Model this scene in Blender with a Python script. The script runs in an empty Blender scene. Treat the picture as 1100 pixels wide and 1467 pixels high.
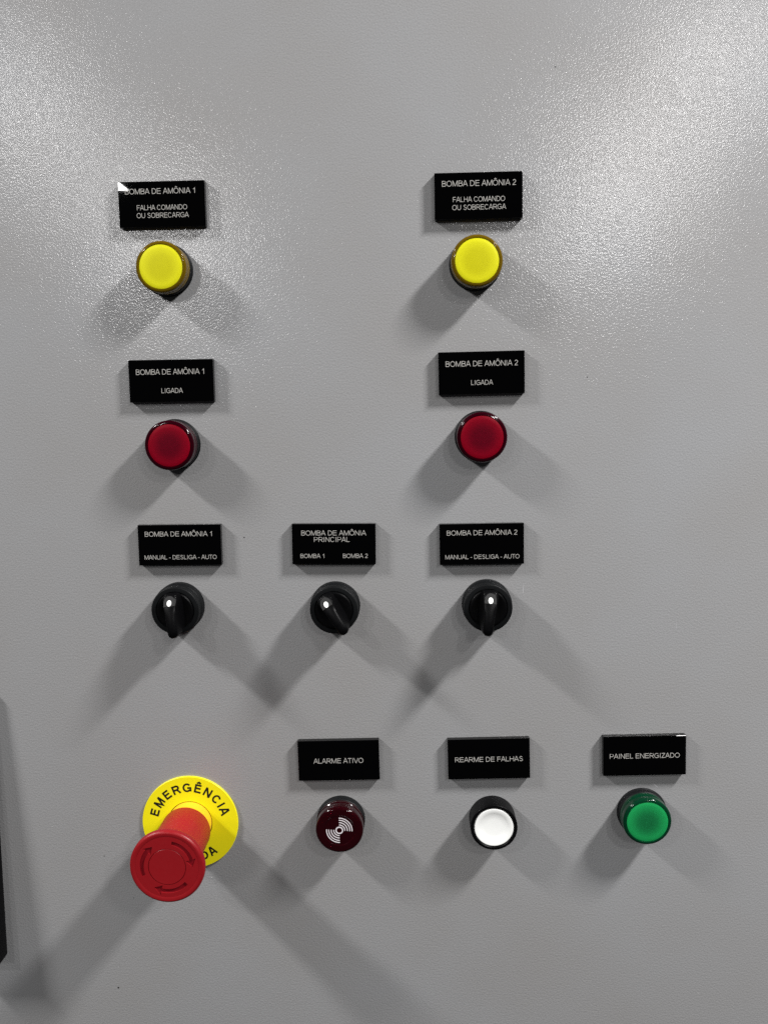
import bpy, bmesh, math, random
from mathutils import Matrix, Vector
random.seed(7)
S = bpy.context.scene
COL = S.collection
MM = 0.001
ZC = 1.45                      # height of the picture's foot point above the floor, metres
PI = math.pi

def W(x, y, z=0.0):            # panel millimetres (right, up, out of the panel) -> world metres
    return Vector((x*MM, -z*MM, ZC + y*MM))

# ------------------------------------------------------------------ camera
cam_d = bpy.data.cameras.new("camera"); cam = bpy.data.objects.new("camera", cam_d); COL.objects.link(cam)
S.camera = cam
D = 538.93
p_, y_, r_ = 0.11784853, -0.02838556, 0.00777864
Rx = Matrix.Rotation(p_, 3, 'X'); Ry = Matrix.Rotation(y_, 3, 'Y'); Rz = Matrix.Rotation(r_, 3, 'Z')
Rfit = Rz @ Rx @ Ry            # panel frame -> camera frame
M = Matrix.Rotation(PI/2, 3, 'X') @ Rfit.transposed()
cam.matrix_world = Matrix.Translation(W(0, 0, D)) @ M.to_4x4()
cam_d.sensor_fit = 'VERTICAL'; cam_d.sensor_height = 24.0; cam_d.sensor_width = 18.0
cam_d.lens = 1300.0/1467.0*24.0
cam_d.clip_start = 0.01; cam_d.clip_end = 50.0

# ------------------------------------------------------------------ world, lamps, exposure
world = bpy.data.worlds.new("World"); S.world = world; world.use_nodes = True
bg = world.node_tree.nodes["Background"]
bg.inputs[0].default_value = (0.93, 0.95, 1.0, 1); bg.inputs[1].default_value = 0.03
S.view_settings.view_transform = 'Standard'; S.view_settings.look = 'None'
S.cycles.use_denoising = False
S.cycles.caustics_refractive = False; S.cycles.caustics_reflective = False; S.cycles.sample_clamp_indirect = 1.5; S.cycles.sample_clamp_direct = 9.0
S.view_settings.exposure = 0.0; S.view_settings.gamma = 1.0

def tube(name, x, y, z0, z1, width, power, col):
    # a long ceiling luminaire running away from the panel (millimetres), facing down
    l = bpy.data.lights.new(name, 'AREA'); l.shape = 'RECTANGLE'
    l.size = width*MM; l.size_y = (z1 - z0)*MM
    l.energy = power; l.color = col
    o = bpy.data.objects.new(name, l); COL.objects.link(o)
    o.location = W(x, y, (z0 + z1)/2)
    yy = Vector((0, 1, 0)); zz = Vector((0, 0, 1)); xx = yy.cross(zz)   # facing straight down
    o.matrix_world = Matrix.Translation(o.location) @ Matrix((xx, yy, zz)).transposed().to_4x4()
    return o
LW = (1.0, 0.985, 0.975)
# two rows of luminaires over the aisle, receding from the cabinet
tube('ceiling_light_left_near',  -1520, 1170,  470,  800, 190, 63.0, LW)
tube('ceiling_light_left_middle', -1520, 1170, 2000, 2250, 100, 17.0, LW)
tube('ceiling_light_left_far',   -1598, 1170, 3500, 4545, 160, 58.0, LW)
tube('ceiling_light_right_near',  1160, 1270,  470,  800, 190, 88.0, LW)
tube('ceiling_light_right_middle', 1160, 1270, 2000, 2250, 100, 18.0, LW)
tube('ceiling_light_right_far',   1160, 1250, 3050, 4050, 160, 58.0, LW)

# ------------------------------------------------------------------ materials
def pmat(name, col, rough=0.4, spec=0.5, metal=0.0, trans=0.0, ior=1.45, sss=0.0, coat=0.0, grain=0.0, gscale=900, bump=0.0):
    m = bpy.data.materials.new(name); m.use_nodes = True
    nt = m.node_tree; b = nt.nodes["Principled BSDF"]
    b.inputs['Base Color'].default_value = (*col, 1)
    b.inputs['Roughness'].default_value = rough
    b.inputs['Metallic'].default_value = metal
    b.inputs['Specular IOR Level'].default_value = spec
    b.inputs['IOR'].default_value = ior
    b.inputs['Transmission Weight'].default_value = trans
    b.inputs['Coat Weight'].default_value = coat
    if sss:
        b.inputs['Subsurface Weight'].default_value = sss
        b.inputs['Subsurface Radius'].default_value = (1, 1, 1)
        b.inputs['Subsurface Scale'].default_value = 0.003
    if grain or bump:
        tc = nt.nodes.new('ShaderNodeTexCoord'); n = nt.nodes.new('ShaderNodeTexNoise')
        n.inputs['Scale'].default_value = gscale; n.inputs['Detail'].default_value = 4
        nt.links.new(tc.outputs['Object'], n.inputs['Vector'])
        if grain:
            mp = nt.nodes.new('ShaderNodeMapRange')
            mp.inputs['To Min'].default_value = rough - grain; mp.inputs['To Max'].default_value = rough + grain
            mp.inputs['From Min'].default_value = 0.3; mp.inputs['From Max'].default_value = 0.7
            nt.links.new(n.outputs['Fac'], mp.inputs['Value']); nt.links.new(mp.outputs['Result'], b.inputs['Roughness'])
        if bump:
            bp = nt.nodes.new('ShaderNodeBump'); bp.inputs['Strength'].default_value = 1.0; bp.inputs['Distance'].default_value = bump
            nt.links.new(n.outputs['Fac'], bp.inputs['Height']); nt.links.new(bp.outputs['Normal'], b.inputs['Normal'])
    return m

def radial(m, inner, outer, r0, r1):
    """lens face: light entering at its side, painted as colour brighter towards the rim"""
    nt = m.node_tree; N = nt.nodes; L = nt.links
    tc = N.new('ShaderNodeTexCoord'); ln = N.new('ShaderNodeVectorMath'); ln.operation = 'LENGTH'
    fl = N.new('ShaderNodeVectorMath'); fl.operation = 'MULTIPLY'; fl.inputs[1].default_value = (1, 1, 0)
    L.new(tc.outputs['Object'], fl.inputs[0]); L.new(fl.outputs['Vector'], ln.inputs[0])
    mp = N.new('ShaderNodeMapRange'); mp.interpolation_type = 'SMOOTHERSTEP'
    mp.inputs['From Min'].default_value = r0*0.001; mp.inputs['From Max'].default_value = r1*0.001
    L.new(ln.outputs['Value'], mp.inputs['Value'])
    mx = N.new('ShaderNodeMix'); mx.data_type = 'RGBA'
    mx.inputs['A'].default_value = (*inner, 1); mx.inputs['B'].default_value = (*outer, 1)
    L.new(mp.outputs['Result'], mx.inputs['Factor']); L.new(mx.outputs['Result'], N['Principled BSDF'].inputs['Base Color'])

def panel_material():
    m = bpy.data.materials.new('textured_grey_powder_coat'); m.use_nodes = True
    nt = m.node_tree; N = nt.nodes; L = nt.links; b = N["Principled BSDF"]
    tc = N.new('ShaderNodeTexCoord')
    # colour: even grey with very slight large-scale grime
    n0 = N.new('ShaderNodeTexNoise'); n0.inputs['Scale'].default_value = 9.0; n0.inputs['Detail'].default_value = 5
    L.new(tc.outputs['Object'], n0.inputs['Vector'])
    r0 = N.new('ShaderNodeValToRGB'); r0.color_ramp.elements[0].position = 0.3; r0.color_ramp.elements[1].position = 0.7
    r0.color_ramp.elements[0].color = (0.253, 0.250, 0.248, 1); r0.color_ramp.elements[1].color = (0.268, 0.272, 0.278, 1)
    L.new(n0.outputs['Fac'], r0.inputs['Fac'])
    n3 = N.new('ShaderNodeTexNoise'); n3.inputs['Scale'].default_value = 1500.0; n3.inputs['Detail'].default_value = 2
    L.new(tc.outputs['Object'], n3.inputs['Vector'])
    g = N.new('ShaderNodeMapRange'); g.inputs['From Min'].default_value = 0.3; g.inputs['From Max'].default_value = 0.7
    g.inputs['To Min'].default_value = 0.90; g.inputs['To Max'].default_value = 1.10
    L.new(n3.outputs['Fac'], g.inputs['Value'])
    mx = N.new('ShaderNodeMix'); mx.data_type = 'RGBA'; mx.blend_type = 'MULTIPLY'; mx.inputs['Factor'].default_value = 1.0
    L.new(r0.outputs['Color'], mx.inputs['A']); L.new(g.outputs['Result'], mx.inputs['B'])
    L.new(mx.outputs['Result'], b.inputs['Base Color'])
    # relief: pebbled powder coat
    n1 = N.new('ShaderNodeTexNoise'); n1.inputs['Scale'].default_value = 900.0; n1.inputs['Detail'].default_value = 2.0; n1.inputs['Roughness'].default_value = 0.45
    L.new(tc.outputs['Object'], n1.inputs['Vector'])
    bp = N.new('ShaderNodeBump'); bp.inputs['Strength'].default_value = 1.0; bp.inputs['Distance'].default_value = 0.000125
    L.new(n1.outputs['Fac'], bp.inputs['Height'])
    L.new(bp.outputs['Normal'], b.inputs['Normal'])
    n4 = N.new('ShaderNodeTexNoise'); n4.inputs['Scale'].default_value = 14.0; n4.inputs['Detail'].default_value = 6
    L.new(tc.outputs['Object'], n4.inputs['Vector'])
    g4 = N.new('ShaderNodeMapRange'); g4.inputs['From Min'].default_value = 0.3; g4.inputs['From Max'].default_value = 0.7
    g4.inputs['To Min'].default_value = 0.125; g4.inputs['To Max'].default_value = 0.18
    L.new(n4.outputs['Fac'], g4.inputs['Value']); L.new(g4.outputs['Result'], b.inputs['Roughness'])
    b.inputs['Specular IOR Level'].default_value = 0.5
    return m

M_panel = panel_material()
M_plate = pmat('glossy_black_acrylic', (0.0004, 0.0004, 0.0005), 0.015, 0.35)
M_engrave = pmat('white_engraving', (0.40, 0.39, 0.365), 0.6, 0.3)
M_black = pmat('black_plastic', (0.0015, 0.0015, 0.0018), 0.42, 0.09, grain=0.05)
M_blackmatte = pmat('matt_black_plastic', (0.0035, 0.004, 0.0045), 0.5, 0.15, grain=0.05)
M_ylens = pmat('amber_clear_plastic', (0.62, 0.38, 0.012), 0.06, 0.5, trans=0.84, ior=1.46)
M_yface = pmat('yellow_diffuser', (0.56, 0.53, 0.006), 0.35, 0.15, sss=0.3)
M_ycore = pmat('yellow_core', (0.65, 0.38, 0.008), 0.4)
M_rlens = pmat('dark_red_clear_plastic', (0.04, 0.0005, 0.006), 0.10, 0.5, trans=0.6, ior=1.36)
M_rface = pmat('red_diffuser', (0.20, 0.001, 0.010), 0.35, 0.12, sss=0.3)
M_rcore = pmat('red_core', (0.10, 0.002, 0.008), 0.4)
M_glens = pmat('dark_green_clear_plastic', (0.003, 0.06, 0.025), 0.10, 0.5, trans=0.6, ior=1.36)
M_gface = pmat('green_diffuser', (0.006, 0.16, 0.045), 0.35, 0.15, sss=0.3)
M_gcore = pmat('green_core', (0.004, 0.16, 0.06), 0.4)
M_alens = pmat('deep_red_alarm_plastic', (0.06, 0.001, 0.006), 0.09, 0.5, trans=0.8, ior=1.49)
M_acore = pmat('alarm_inner_plastic', (0.16, 0.002, 0.010), 0.25, 0.6)
radial(M_yface, (0.50, 0.475, 0.006), (0.62, 0.60, 0.010), 4, 12.5)  # rim glow of the lamp faces, put into their base colour
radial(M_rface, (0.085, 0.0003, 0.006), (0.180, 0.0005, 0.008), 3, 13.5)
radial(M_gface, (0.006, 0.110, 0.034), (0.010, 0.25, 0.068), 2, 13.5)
M_white = pmat('white_plastic', (0.80, 0.81, 0.79), 0.4, 0.4)
M_print = pmat('white_print', (0.62, 0.58, 0.60), 0.5, 0.3)
M_grey = pmat('dark_grey_inlay', (0.028, 0.028, 0.028), 0.8, 0.1)
M_eyel = pmat('yellow_anodised_disc', (0.70, 0.63, 0.007), 0.38, 0.3, grain=0.03)
M_eamb = pmat('amber_yellow_ring', (0.72, 0.44, 0.02), 0.4, 0.4)
M_eblk = pmat('black_print', (0.008, 0.008, 0.006), 0.5, 0.3)
M_ered = pmat('red_plastic', (0.28, 0.006, 0.012), 0.42, 0.25, grain=0.03, gscale=400)
M_ecap = pmat('red_cap_plastic', (0.21, 0.006, 0.009), 0.38, 0.32, grain=0.04, gscale=400, bump=0.00003)
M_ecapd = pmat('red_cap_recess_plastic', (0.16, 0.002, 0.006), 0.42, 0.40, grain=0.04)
M_chip = pmat('dark_paint_chip', (0.012, 0.011, 0.011), 0.6)
M_scratch = pmat('pale_scratch', (0.37, 0.37, 0.38), 0.5)

# ------------------------------------------------------------------ mesh helpers (millimetres, z out of the panel)
def link(name, me, mat, parent=None, smooth=None):
    o = bpy.data.objects.new(name, me); COL.objects.link(o)
    if mat: me.materials.clear(); me.materials.append(mat)
    if parent: o.parent = parent
    return o

def mesh_bm(name, bm, smooth_angle=35):
    bmesh.ops.scale(bm, vec=(MM, MM, MM), verts=bm.verts)
    bmesh.ops.recalc_face_normals(bm, faces=bm.faces)
    ang = math.radians(smooth_angle)
    for f in bm.faces: f.smooth = True
    for e in bm.edges:
        if len(e.link_faces) != 2 or e.calc_face_angle(0) > ang: e.smooth = False
    me = bpy.data.meshes.new(name); bm.to_mesh(me); bm.free()
    return me

def lathe(name, prof, mat, parent, seg=72, smooth_angle=35, ctr=(0, 0), closed=False):
    bm = bmesh.new(); rings = []
    for r, z in prof:
        if r < 1e-6: rings.append([bm.verts.new((ctr[0], ctr[1], z))])
        else: rings.append([bm.verts.new((ctr[0] + r*math.cos(2*PI*i/seg), ctr[1] + r*math.sin(2*PI*i/seg), z)) for i in range(seg)])
    pairs = list(zip(rings, rings[1:]))
    if closed: pairs.append((rings[-1], rings[0]))
    for a, b in pairs:
        for i in range(seg):
            j = (i+1) % seg
            if len(a) == 1 and len(b) == 1: continue
            if len(a) == 1: bm.faces.new((a[0], b[i], b[j]))
            elif len(b) == 1: bm.faces.new((a[i], a[j], b[0]))
            else: bm.faces.new((a[i], a[j], b[j], b[i]))
    return link(name, mesh_bm(name, bm, smooth_angle), mat, parent)

def arc_pts(cx, cz, r, a0, a1, n=5):
    return [(cx + r*math.cos(math.radians(a0 + (a1-a0)*i/n)), cz + r*math.sin(math.radians(a0 + (a1-a0)*i/n))) for i in range(n+1)]

def box_bm(x0, x1, y0, y1, z0, z1, bev=0.0, seg=2):
    bm = bmesh.new()
    bmesh.ops.create_cube(bm, size=1.0)
    for v in bm.verts:
        v.co = Vector((x0 if v.co.x < 0 else x1, y0 if v.co.y < 0 else y1, z0 if v.co.z < 0 else z1))
    if bev:
        es = [e for e in bm.edges if max(e.verts[0].co.z, e.verts[1].co.z) > z1 - 1e-5]
        bmesh.ops.bevel(bm, geom=es, offset=bev, segments=seg, affect='EDGES', profile=0.5)
    return bm

def extrude_poly(name, loops, z0, z1, mat, parent, holes=()):
    """prism from 2-D loops (mm) filled with triangulation, holes allowed"""
    bm = bmesh.new()
    top = []
    for loop in list(loops) + list(holes):
        vs = [bm.verts.new((x, y, z1)) for x, y in loop]
        for i in range(len(vs)): top.append(bm.edges.new((vs[i], vs[(i+1) % len(vs)])))
    bmesh.ops.triangle_fill(bm, use_beauty=True, use_dissolve=False, edges=top)
    faces = list(bm.faces)
    r = bmesh.ops.extrude_face_region(bm, geom=faces)
    vs = [g for g in r['geom'] if isinstance(g, bmesh.types.BMVert)]
    for v in vs: v.co.z = z0
    return link(name, mesh_bm(name, bm, 30), mat, parent)

# sans-serif capitals drawn as strokes: every glyph is a list of centre lines in a box of cap height 1
def _arc(cx, cy, rx, ry, a0, a1, n=10):
    return [(cx + rx*math.cos(math.radians(a0+(a1-a0)*i/n)), cy + ry*math.sin(math.radians(a0+(a1-a0)*i/n))) for i in range(n+1)]
ADV = dict(zip('ABCDEFGHILMNOPRSTUVZ12- ', (.93,.93,1.01,1.01,.93,.85,1.09,1.01,.39,.78,1.16,1.01,1.09,.93,1.01,.93,.85,1.01,.93,.85,.78,.78,.465,.388)))
ADV['Ê'] = ADV['E']; ADV['Ô'] = ADV['O']
def glyph(c, w):
    h = w/2; t = 1-h; A = ADV[c]
    l, r = .10+h, A-.07-h; m = (l+r)/2
    if c in 'Ê': return glyph('E', w) + [[(.46-.20, 1.10), (.47, 1.25), (.48+.20, 1.10)]]
    if c in 'Ô': return glyph('O', w) + [[(.545-.20, 1.12), (.545, 1.27), (.545+.20, 1.12)]]
    if c == 'A': return [[(.0+h, 0), (A/2-h*.55, 1), (A/2+h*.55, 1), (A-h, 0)], [(.22, .33), (A-.22, .33)]]
    if c == 'V': return [[(.0+h, 1), (A/2-h*.3, 0), (A/2+h*.3, 0), (A-h, 1)]]
    if c == 'B': return [[(l, 0), (l, 1)], [(l, t), (r-.22, t)] + _arc(r-.24, .765, .21, t-.765, 90, -90) + [(l, .53)], [(l, .53), (r-.22, .53)] + _arc(r-.22, (.53+h)/2, .22, (.53-h)/2, 90, -90) + [(l, h)]]
    if c == 'D': return [[(l, 0), (l, 1)], [(l, t), (l+.25, t)] + _arc(l+.28, .5, r-l-.28, .5-h, 90, -90, 14) + [(l, h)]]
    if c in 'CG':
        l2 = .06+h; cx = A/2; rx = A/2-.06-h
        p = _arc(cx, .5, rx, .5-h+.01, 38, 322 if c == 'C' else 310, 22)
        if c == 'G': return [p + [(r+.01, .17), (r+.01, .48)], [(cx+.03, .46), (r+.01+h, .46)]]
        return [p]
    if c == 'E': return [[(l, 0), (l, 1)], [(l, t), (r+h*.6, t)], [(l, .53), (r+h*.2, .53)], [(l, h), (r+h, h)]]
    if c == 'F': return [[(l, 0), (l, 1)], [(l, t), (r+h*.8, t)], [(l, .50), (r, .50)]]
    if c == 'H': return [[(l, 0), (l, 1)], [(r, 0), (r, 1)], [(l, .53), (r, .53)]]
    if c == 'I': return [[(A/2, 0), (A/2, 1)]]
    if c == 'L': return [[(l, 1), (l, 0)], [(l, h), (r+h, h)]]
    if c == 'M': return [[(l, 0), (l, 1)], [(l+h*.2, 1), (A/2, .06), (r-h*.2, 1)], [(r, 0), (r, 1)]]
    if c == 'N': return [[(l, 0), (l, 1)], [(l+h*.1, 1), (r-h*.1, 0)], [(r, 0), (r, 1)]]
    if c == 'O': return [_arc(A/2, .5, A/2-.05-h, .5-h+.01, 0, 360, 28)]
    if c == 'P': return [[(l, 0), (l, 1)], [(l, t), (r-.22, t)] + _arc(r-.23, (t+.44)/2, .24, (t-.44)/2, 90, -90) + [(l, .44)]]
    if c == 'R': return [[(l, 0), (l, 1)], [(l, t), (r-.22, t)] + _arc(r-.25, (t+.48)/2, .24, (t-.48)/2, 90, -90) + [(l, .48)], [(l+.32, .47), (l+.46, .40), (r+.05, 0)]]
    if c == 'S': return [_arc(m-.01, .74, .27, t-.74+.01, 25, 180, 9) + [(m-.24, .66), (m-.08, .56), (m+.12, .49), (m+.27, .39)] + _arc(m-.0, .27, .30, .27-h+.01, 0, -165, 10)]
    if c == 'T': return [[(.03, t), (A-.03, t)], [(A/2, 0), (A/2, t)]]
    if c == 'U': return [[(l, 1), (l, .38)] + _arc((l+r)/2, .36, (r-l)/2, .36-h+.01, 180, 360, 14) + [(r, 1)]]
    if c == 'Z': return [[(.08, t), (A-.11, t), (.06+h, h), (A-.05, h)]]
    if c == '1': return [[(.46, 0), (.46, 1)], [(.46, .93), (.34, .80), (.17, .70)]]
    if c == '2': return [_arc(.39, .71, .25, t-.71+.01, 170, -20, 12) + [(.52, .47), (.24, .24), (.12, h)], [(.05, h), (.68, h)]]
    if c == '-': return [[(.05, .36), (A-.05, .36)]]
    return []
def ribbon(bm, pts, w, z0, z1, T):
    closed = (abs(pts[0][0]-pts[-1][0]) + abs(pts[0][1]-pts[-1][1])) < 1e-6
    if closed: pts = pts[:-1]
    n = len(pts); V = [Vector(p) for p in pts]; L = []; R_ = []
    for i in range(n):
        a = V[i-1] if (i > 0 or closed) else None
        b = V[(i+1) % n] if (i < n-1 or closed) else None
        d0 = (V[i]-a).normalized() if a is not None else None
        d1 = (b-V[i]).normalized() if b is not None else None
        if d0 is None: d0 = d1
        if d1 is None: d1 = d0
        nn = Vector((-(d0.y+d1.y), d0.x+d1.x)).normalized()
        k = 1/max(.35, nn.dot(Vector((-d0.y, d0.x))))
        L.append(V[i]+nn*w/2*k); R_.append(V[i]-nn*w/2*k)
    def mk(p, z):
        q = T(p); return bm.verts.new((q[0], q[1], z))
    lt = [mk(p, z1) for p in L]; rt = [mk(p, z1) for p in R_]
    lb = [mk(p, z0) for p in L]; rb = [mk(p, z0) for p in R_]
    for i in range(n if closed else n-1):
        j = (i+1) % n
        bm.faces.new((lt[i], lt[j], rt[j], rt[i])); bm.faces.new((lb[i], lb[j], lt[j], lt[i])); bm.faces.new((rt[i], rt[j], rb[j], rb[i]))
    if not closed:
        bm.faces.new((lt[0], rt[0], rb[0], lb[0])); bm.faces.new((rt[-1], lt[-1], lb[-1], rb[-1]))

def text_mesh(name, s, width, cap, cx, cy, z, mat, parent, rot=0.0, stroke=.09, thick=0.05):
    """a line of lettering as real thin geometry; fitted to width x cap height"""
    tot = sum(ADV[c] for c in s) - .16
    sx = cap if width is None else width/tot
    bm = bmesh.new(); c_, s_ = math.cos(rot), math.sin(rot); x = -.08; k = 0
    for c in s:
        for st in glyph(c, stroke):
            T = lambda p: (cx + ((p[0]+x) - tot/2)*sx*c_ - (p[1]-.5)*cap*s_, cy + ((p[0]+x) - tot/2)*sx*s_ + (p[1]-.5)*cap*c_)
            ribbon(bm, st, stroke, z, z+thick+(k % 5)*0.006, T); k += 1
        x += ADV[c]
    return link(name, mesh_bm(name, bm, 30), mat, parent)

def thing(name, x, y, roll, label, cat, group=None):
    o = bpy.data.objects.new(name, None); COL.objects.link(o)
    o.empty_display_size = 0.01
    o.matrix_world = Matrix.Translation(W(x, y, 0)) @ (Matrix.Rotation(PI/2, 4, 'X') @ Matrix.Rotation(roll, 4, 'Z'))
    o['label'] = label; o['category'] = cat
    if group: o['group'] = group
    return o

# ------------------------------------------------------------------ the cabinet door they are mounted on
bm = box_bm(-420, 420, -760, 560, -22, 0, 1.5, 3)
panel = link('cabinet_door_wall', mesh_bm('cabinet_door_wall', bm), M_panel)
panel.matrix_world = Matrix.Translation(W(0, 0, 0)) @ Matrix.Rotation(PI/2, 4, 'X')
panel['kind'] = 'structure'

def blot(name, x, y, r, mat, n=9, sx=1.0, ang=0.0):
    pts = []
    for i in range(n):
        a = 2*PI*i/n; rr = r*random.uniform(0.6, 1.2)
        u, v = rr*math.cos(a)*sx, rr*math.sin(a)
        pts.append((x + u*math.cos(ang) - v*math.sin(ang), y + u*math.sin(ang) + v*math.cos(ang)))
    return extrude_poly(name, [pts], -0.05, 0.06, mat, panel)
blot('paint_chip', -188.4, -371.3, 0.75, M_chip)
blot('paint_chip', -99.6, -78.9, 0.45, M_chip)
blot('paint_chip', -193.6, -282.0, 0.35, M_chip)
blot('paint_chip', -176.0, -310.0, 0.3, M_chip)
blot('paint_chip', 83.0, 188.0, 0.4, M_chip)
blot('paint_chip', 94.0, 170.0, 0.35, M_chip)
blot('paint_chip', 104.0, 15.0, 0.35, M_chip)
blot('scratch', 68.0, -111.0, 0.28, M_scratch, sx=11, ang=1.5)
blot('scratch', 159.8, -134.0, 0.2, M_scratch, sx=17, ang=1.62)
blot('scratch', -148.0, -102.5, 0.35, M_scratch, sx=2.2, ang=-0.7)
blot('scratch', 150.0, -234.0, 0.25, M_scratch, sx=9, ang=-0.6)
blot('scratch', 115.0, 45.0, 0.3, M_scratch, sx=2)

bm = bmesh.new()
for i in range(70):
    x, y = random.uniform(-250, 230), random.uniform(-390, 240); r = random.choice((0.12, 0.15, 0.2, 0.25))
    vs = [bm.verts.new((x + r*random.uniform(.7, 1.3)*math.cos(a), y + r*random.uniform(.7, 1.3)*math.sin(a), 0.0)) for a in (0, 1.26, 2.5, 3.8, 5.0)]
    tp = bm.verts.new((x, y, 0.12))
    for k in range(5): bm.faces.new((vs[k], vs[(k+1) % 5], tp))
dust = link('dust_specks', mesh_bm('dust_specks', bm), pmat('pale_dust', (0.42, 0.42, 0.41), 0.8), panel)
dust['kind'] = 'stuff'

# ------------------------------------------------------------------ name plates
PLATE_G = 'engraved black name plates on the panel'
def plate(x, y, roll, H, lines, label, taperx=0.0):
    t = thing('name_plate', x, y, roll, label, 'name plate', PLATE_G)
    w = 50.0; d = 4.0
    link('plate_body', mesh_bm('plate_body', box_bm(-w/2, w/2, -H/2, H/2, 0.0, d, 0.25, 2), 12), M_plate, t)
    for s, cx, cy, wf, ch in lines:
        text_mesh('lettering', s, wf*w, ch*H, (cx-0.5)*w, (0.5-cy)*H, d+0.01, M_engrave, t)
    return t
plate(-141.38, 115.38, 0.0090, 25.6, [('BOMBA DE AMÔNIA 1', .490, .215, .82, .118), ('FALHA COMANDO', .500, .570, .58, .108), ('OU SOBRECARGA', .505, .740, .597, .108)],
      'black plate reading BOMBA DE AMÔNIA 1 FALHA COMANDO, glare in its corner')
plate(39.91, 117.65, 0.0110, 25.8, [('BOMBA DE AMÔNIA 2', .505, .233, .837, .12), ('FALHA COMANDO', .503, .575, .59, .108), ('OU SOBRECARGA', .505, .745, .605, .108)],
      'black plate reading BOMBA DE AMÔNIA 2 FALHA COMANDO above the right yellow lamp')
plate(-139.51, 14.81, 0.0080, 24.7, [('BOMBA DE AMÔNIA 1', .495, .285, .815, .125), ('LIGADA', .505, .730, .25, .112)],
      'black plate reading BOMBA DE AMÔNIA 1 LIGADA above the left red lamp')
plate(42.13, 17.92, 0.0150, 24.6, [('BOMBA DE AMÔNIA 2', .502, .28, .837, .125), ('LIGADA', .502, .725, .25, .112)],
      'black plate reading BOMBA DE AMÔNIA 2 LIGADA above the right red lamp')
plate(-137.86, -82.79, 0.0060, 24.56, [('BOMBA DE AMÔNIA 1', .494, .225, .82, .118), ('MANUAL - DESLIGA - AUTO', .505, .80, .87, .103)],
      'black plate reading BOMBA DE AMÔNIA 1 MANUAL - DESLIGA - AUTO above the left selector')
plate(-45.26, -82.55, -0.0010, 24.5, [('BOMBA DE AMÔNIA', .497, .225, .77, .118), ('PRINCIPAL', .475, .385, .425, .118), ('BOMBA 1', .245, .79, .294, .103), ('BOMBA 2', .755, .79, .297, .103)],
      'black plate reading BOMBA DE AMÔNIA PRINCIPAL above the middle selector')
plate(42.71, -82.83, 0.0120, 24.56, [('BOMBA DE AMÔNIA 2', .503, .22, .834, .118), ('MANUAL - DESLIGA - AUTO', .505, .81, .878, .103)],
      'black plate reading BOMBA DE AMÔNIA 2 MANUAL - DESLIGA - AUTO above the right selector')
plate(-44.21, -217.1, 0.0215, 25.4, [('ALARME ATIVO', .498, .505, .605, .12)],
      'black plate reading ALARME ATIVO above the dark red alarm buzzer')
plate(47.7, -215.81, 0.0240, 25.3, [('REARME DE FALHAS', .50, .505, .827, .118)],
      'black plate reading REARME DE FALHAS above the white push button')
plate(142.05, -213.42, 0.0245, 24.8, [('PAINEL ENERGIZADO', .50, .50, .842, .12)],
      'black plate reading PAINEL ENERGIZADO above the green lamp')

# ------------------------------------------------------------------ pilot lamps
def pilot(x, y, mats, label, h=15.0):
    lens_m, face_m, core_m = mats
    t = thing('pilot_lamp', x, y, 0.0, label, 'pilot lamp', 'round pilot lamps on the panel')
    lathe('bezel', [(15.1, 0.0), (15.1, 1.2), (14.7, 1.5), (14.7, 5.2), (14.3, 5.6), (13.0, 5.6), (13.0, 0.0)], M_blackmatte, t)
    prof = [(11.9, 5.7), (14.4, 5.7), (14.4, 9.2)] + [(14.2, 9.5), (14.2, 10.0), (14.45, 10.3)] + arc_pts(12.95, h-1.6, 1.6, 0, 90, 8) + [(12.75, h+0.05), (12.55, h-0.35), (12.55, 6.4), (11.9, 6.4)]
    lathe('lens', prof, lens_m, t, closed=True)
    c = lathe('lens_core', [(0, 5.8), (11.7, 5.8), (11.7, h-1.6), (0, h-1.6)], core_m, t)
    dome = [(12.50, 7.0), (12.50, h-0.5), (12.35, h-0.25)] + [(12.0*(1-k/6), h-0.12+0.18*(1-((1-k/6))**2)) for k in range(0, 7)]
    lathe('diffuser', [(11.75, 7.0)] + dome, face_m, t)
    return t
Y = (M_ylens, M_yface, M_ycore); R = (M_rlens, M_rface, M_rcore); G = (M_glens, M_gface, M_gcore)
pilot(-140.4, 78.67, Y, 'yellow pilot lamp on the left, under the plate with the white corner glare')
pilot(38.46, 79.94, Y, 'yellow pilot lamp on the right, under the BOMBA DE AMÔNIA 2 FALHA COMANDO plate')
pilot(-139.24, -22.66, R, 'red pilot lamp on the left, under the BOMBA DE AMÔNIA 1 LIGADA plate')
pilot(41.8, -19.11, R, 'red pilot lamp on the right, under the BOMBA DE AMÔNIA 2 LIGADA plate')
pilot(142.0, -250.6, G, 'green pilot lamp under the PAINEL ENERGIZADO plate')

# ------------------------------------------------------------------ white push button
t = thing('push_button', 50.2, -255.1, 0.0, 'white push button in a black collar under the REARME DE FALHAS plate', 'push button')
lathe('collar', [(14.2, 0.0), (14.2, 12.6)] + arc_pts(13.7, 13.5, 0.5, 0, 90, 4) + [(12.6, 14.0), (12.1, 13.5), (12.1, 9.0), (0, 9.0)], M_black, t)
lathe('button_cap', [(11.85, 9.1), (11.85, 13.4), (11.5, 13.75), (9.6, 13.75), (8.9, 13.45), (5.0, 13.2), (0, 13.1)], M_white, t)

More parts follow.
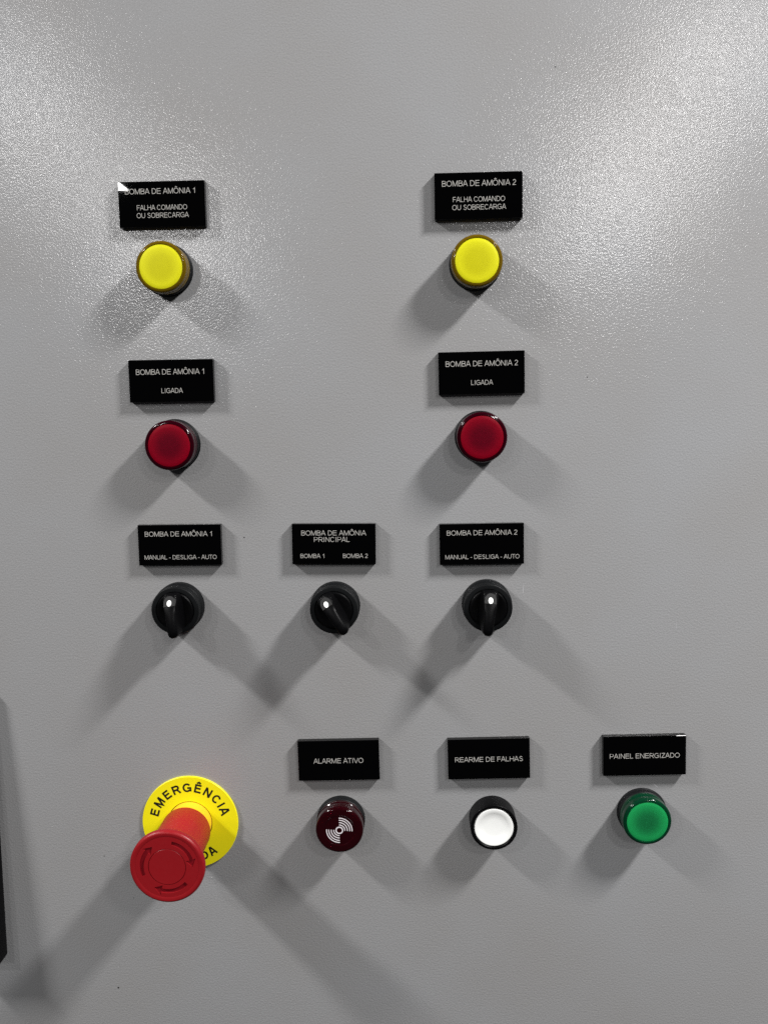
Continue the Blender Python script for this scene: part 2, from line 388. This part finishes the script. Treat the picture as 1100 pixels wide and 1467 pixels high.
# ------------------------------------------------------------------ alarm buzzer
t = thing('alarm_buzzer', -43.4, -256.2, 0.0, 'dark red alarm buzzer with a white sound-wave symbol under the ALARME ATIVO plate', 'buzzer')
lathe('bezel', [(14.9, 0), (14.9, 5.6), (14.5, 6.0), (13.0, 6.0), (13.0, 0)], M_blackmatte, t)
lathe('lens', [(0, 6.1), (14.5, 6.1), (14.5, 8.0), (14.1, 8.4), (14.1, 10.2), (14.5, 10.6)] + arc_pts(12.7, 14.6, 1.8, 0, 90, 8) + [(9.6, 16.4), (9.2, 16.1), (0, 16.1)], M_alens, t)
lathe('inner_ring', [(0, 7.0), (12.2, 7.0), (12.2, 11.0), (10.6, 12.6), (9.8, 11.0), (0, 11.0)], M_acore, t)
def sector(r0, r1, a0, a1, n=20):
    return [(r1*math.cos(math.radians(a0+(a1-a0)*i/n)), r1*math.sin(math.radians(a0+(a1-a0)*i/n))) for i in range(n+1)] + \
           [(r0*math.cos(math.radians(a1+(a0-a1)*i/n)), r0*math.sin(math.radians(a1+(a0-a1)*i/n))) for i in range(n+1)]
for r1 in (3.65, 5.15, 6.65, 8.0):
    for a in (2, 182):
        pts = sector(r1-0.55, r1, a-6, a+90)
        o = extrude_poly('sound_wave_arc', [pts], 16.12, 16.2, M_print, t)
circ = [(2.35*math.cos(2*PI*i/32), 2.35*math.sin(2*PI*i/32)) for i in range(32)]
circ2 = [(1.65*math.cos(2*PI*i/32), 1.65*math.sin(2*PI*i/32)) for i in range(32)]
extrude_poly('sound_wave_ring', [circ], 16.12, 16.2, M_print, t, holes=[circ2])

# ------------------------------------------------------------------ selector switches
def selector(x, y, ang, label):
    t = thing('selector_switch', x, y, 0.0, label, 'selector switch', 'black rotary selector switches')
    lathe('collar', [(14.9, 0), (14.9, 6.0), (14.6, 6.6), (14.3, 7.0), (14.3, 12.6)] + arc_pts(13.6, 12.6, 0.7, 0, 90, 4) + [(11.6, 13.3), (11.2, 12.6), (0, 12.6)], M_blackmatte, t)
    k = lathe('knob_disc', [(0, 12.7), (10.9, 12.7), (10.9, 13.6), (10.4, 14.2), (9.6, 14.3), (8.0, 13.9), (0, 13.8)], M_black, t)
    # handle: ridge with a raised far tip and a lower sloping pointer end
    st = [(-11.2, 3.0, 3.8, 18.0), (-10.2, 4.0, 5.0, 19.6), (-7.6, 4.2, 5.6, 21.6), (-4.2, 3.6, 5.6, 24.0), (0.0, 3.1, 5.4, 25.6), (5.0, 2.9, 5.0, 26.6), (9.8, 3.1, 4.4, 27.0), (12.4, 2.7, 3.2, 26.8), (13.6, 1.5, 1.8, 26.2)]
    bm = bmesh.new(); rings = []
    for u, wt, wb, zt in st:
        zb = 13.7 if abs(u) < 10.5 else 14.2
        if u > 10.5: zb = 16.0 + (u-10.5)*1.6
        sec = [(-wb, zb), (-wt*1.03, zt-2.2), (-wt*0.93, zt-0.7), (-wt*0.6, zt-0.1), (0, zt), (wt*0.6, zt-0.1), (wt*0.93, zt-0.7), (wt*1.03, zt-2.2), (wb, zb)]
        rings.append([bm.verts.new((w_, -u, z_)) for w_, z_ in sec])
    for a, b in zip(rings, rings[1:]):
        for i in range(len(a)-1): bm.faces.new((a[i], a[i+1], b[i+1], b[i]))
        bm.faces.new((a[-1], a[0], b[0], b[-1]))
    bm.faces.new(rings[0]); bm.faces.new(rings[-1][::-1])
    bmesh.ops.rotate(bm, cent=(0, 0, 0), matrix=Matrix.Rotation(ang, 3, 'Z'), verts=bm.verts)
    h = link('handle', mesh_bm('handle', bm, 50), M_black, t)
    # D-shaped grey inlay with the white pointer dot on the sloping end (a = slope)
    def patch(name, pts, lift, mat):
        bm = bmesh.new()
        def zt(u):
            for (u0, _, _, z0), (u1, _, _, z1) in zip(st, st[1:]):
                if u0 <= u <= u1: return z0 + (z1-z0)*(u-u0)/(u1-u0)
            return st[0][3]
        za, zb = zt(-10.2), zt(-4.2)
        lo = []; hi = []
        for px, u in pts:
            z = za + (zb-za)*(u+10.2)/6.0 + lift
            lo.append(bm.verts.new((px, -u, z-1.2))); hi.append(bm.verts.new((px, -u, z)))
        n = len(pts)
        bm.faces.new(hi)
        for i in range(n): bm.faces.new((lo[i], lo[(i+1) % n], hi[(i+1) % n], hi[i]))
        bmesh.ops.rotate(bm, cent=(0, 0, 0), matrix=Matrix.Rotation(ang, 3, 'Z'), verts=bm.verts)
        return link(name, mesh_bm(name, bm), mat, h)
    D_ = [(3.3, -4.9)] + [(3.3*math.cos(math.radians(a)), -7.0 - 3.3*math.sin(math.radians(a))) for a in range(0, 181, 15)] + [(-3.3, -4.9)]
    patch('pointer_inlay', D_, 0.25, M_grey)
    patch('pointer_dot', [(1.35*math.cos(2*PI*i/20), -6.6 - 1.6*math.sin(2*PI*i/20)) for i in range(20)], 0.40, M_white)
    return t
selector(-139.6, -120.9, math.radians(8), 'leftmost black selector switch, its handle upright, under the BOMBA DE AMÔNIA 1 plate')
selector(-45.0, -120.7, math.radians(34), 'middle black selector switch with its handle turned to the upper left')
selector(46.0, -119.6, math.radians(-6), 'rightmost black selector switch, its handle upright, under the BOMBA DE AMÔNIA 2 plate')

# ------------------------------------------------------------------ emergency stop
t = thing('emergency_stop_button', -137.9, -258.9, 0.0, 'red mushroom emergency stop button on a yellow EMERGÊNCIA disc', 'emergency button')
disc = lathe('legend_disc', [(30.0, 0.0), (30.0, 1.25), (29.75, 1.5), (14.0, 1.5), (14.0, 0.0)], M_eyel, t, seg=128, closed=True)
ring = lathe('amber_collar', [(13.55, 0.0), (13.55, 11.6), (13.2, 12.0), (0.0, 12.0)], M_eamb, t, seg=96)
lathe('gap_ring', [(13.95, 0.9), (13.6, 0.9)], M_eblk, ring, seg=96)
def arc_text(s, r, a_start, a_end, cap, top=True):
    ws = [ADV[c] for c in s]
    cs = []; acc = 0
    for w_ in ws: cs.append(acc + w_/2); acc += w_
    for c, u in zip(s, cs):
        k = (u - cs[0])/(cs[-1]-cs[0]); a = math.radians(a_start + (a_end - a_start)*k)
        rot = a - PI/2 if top else a + PI/2
        text_mesh('lettering', c, None, cap, r*math.cos(a), r*math.sin(a), 1.51, M_eblk, disc, rot=rot, stroke=.20)
arc_text('EMERGÊNCIA', 22.9, 163, 19.5, 5.6)
arc_text('PARADA', 22.9, -126, -54, 5.4, top=False)
stem = lathe('stem', [(13.7, 12.05), (15.0, 12.2), (15.2, 12.8), (15.25, 30.0), (15.5, 40.0), (15.9, 44.0), (16.8, 47.5), (18.2, 50.2), (19.4, 51.6), (19.4, 53.0), (0, 53.0)], M_ered, t, seg=96, smooth_angle=50)
for a in (128, 103, 78, 52):
    bm = box_bm(-0.22, 0.22, -0.5, 0.12, 23.0, 27.5)
    bmesh.ops.translate(bm, vec=(0, 15.05, 0), verts=bm.verts)
    bmesh.ops.rotate(bm, cent=(0, 0, 0), matrix=Matrix.Rotation(math.radians(a-90), 3, 'Z'), verts=bm.verts)
    link('notch_mark', mesh_bm('notch_mark', bm), M_ecapd, stem)
K = 1.025                      # the cap is built about z = 44.9..49.4, then lifted
def lift(o, dz=7.0):
    for v in o.data.vertices: v.co = Vector((v.co.x*K, v.co.y*K, v.co.z + dz*MM))
cap = lathe('mushroom_cap', [(19.2, 44.9), (20.3, 45.2)] + arc_pts(19.9, 46.6, 1.0, -60, 0, 4) + arc_pts(19.2, 48.2, 1.7, 0, 80, 6)[1:] + [(17.6, 49.4), (17.6, 48.7), (0, 48.7)], M_ecap, t, seg=96, smooth_angle=45)
lift(cap)
# raised web of the cap face with three arrow-shaped recesses through to the face below
def arrow(a0, a1, r0=12.9, r1=15.2):
    # curved arrow running clockwise from a0 to a1 (a1 < a0), head at a1
    n = 12; hd = 13.0; rm = (r0+r1)/2
    P = lambda r, a: (r*math.cos(math.radians(a)), r*math.sin(math.radians(a)))
    ae = a1 + hd
    outer = [P(r1, a0 + (ae-a0)*i/n) for i in range(n+1)]
    inner = [P(r0, ae + (a0-ae)*i/n) for i in range(n+1)]
    return outer + [P(16.9, ae+1), P(rm, a1-4), P(11.1, ae+1)] + inner
arrows = [arrow(78, 4), arrow(202, 128), arrow(-42, -118)]
out = [(17.55*math.cos(2*PI*i/96), 17.55*math.sin(2*PI*i/96)) for i in range(96)]
inn = [(10.55*math.cos(2*PI*i/64), 10.55*math.sin(2*PI*i/64)) for i in range(64)]
ring2 = extrude_poly('cap_face_ring', [out], 48.72, 49.40, M_ecap, cap, holes=[inn] + arrows)
centre = lathe('cap_face_centre', [(10.3, 48.72), (10.3, 49.15), (10.1, 49.35), (6, 49.30), (0, 49.25)], M_ecap, cap, seg=64)
for a in arrows:
    o = extrude_poly('arrow_recess', [[(x*0.999, y*0.999) for x, y in a]], 48.71, 48.76, M_ecapd, cap); lift(o)
lift(ring2); lift(centre)

# ------------------------------------------------------------------ door handle at the left edge
t = thing('door_handle', -274.3, -262.0, 0.0, 'black door handle cut by the left edge, low on the grey cabinet', 'handle')
bm = box_bm(-16, 15, -88, 90, 0, 15, 2.0, 3)
for v in bm.verts:
    if v.co.z > 1: v.co.z *= 0.3 + 0.7*min(1, (90 - v.co.y)/150)**0.6
link('grip', mesh_bm('grip', bm, 50), M_black, t)
bm = box_bm(-26, 8, -84, 82, 0, 1.2, 0.4, 2)
link('base_plate', mesh_bm('base_plate', bm), M_blackmatte, t)
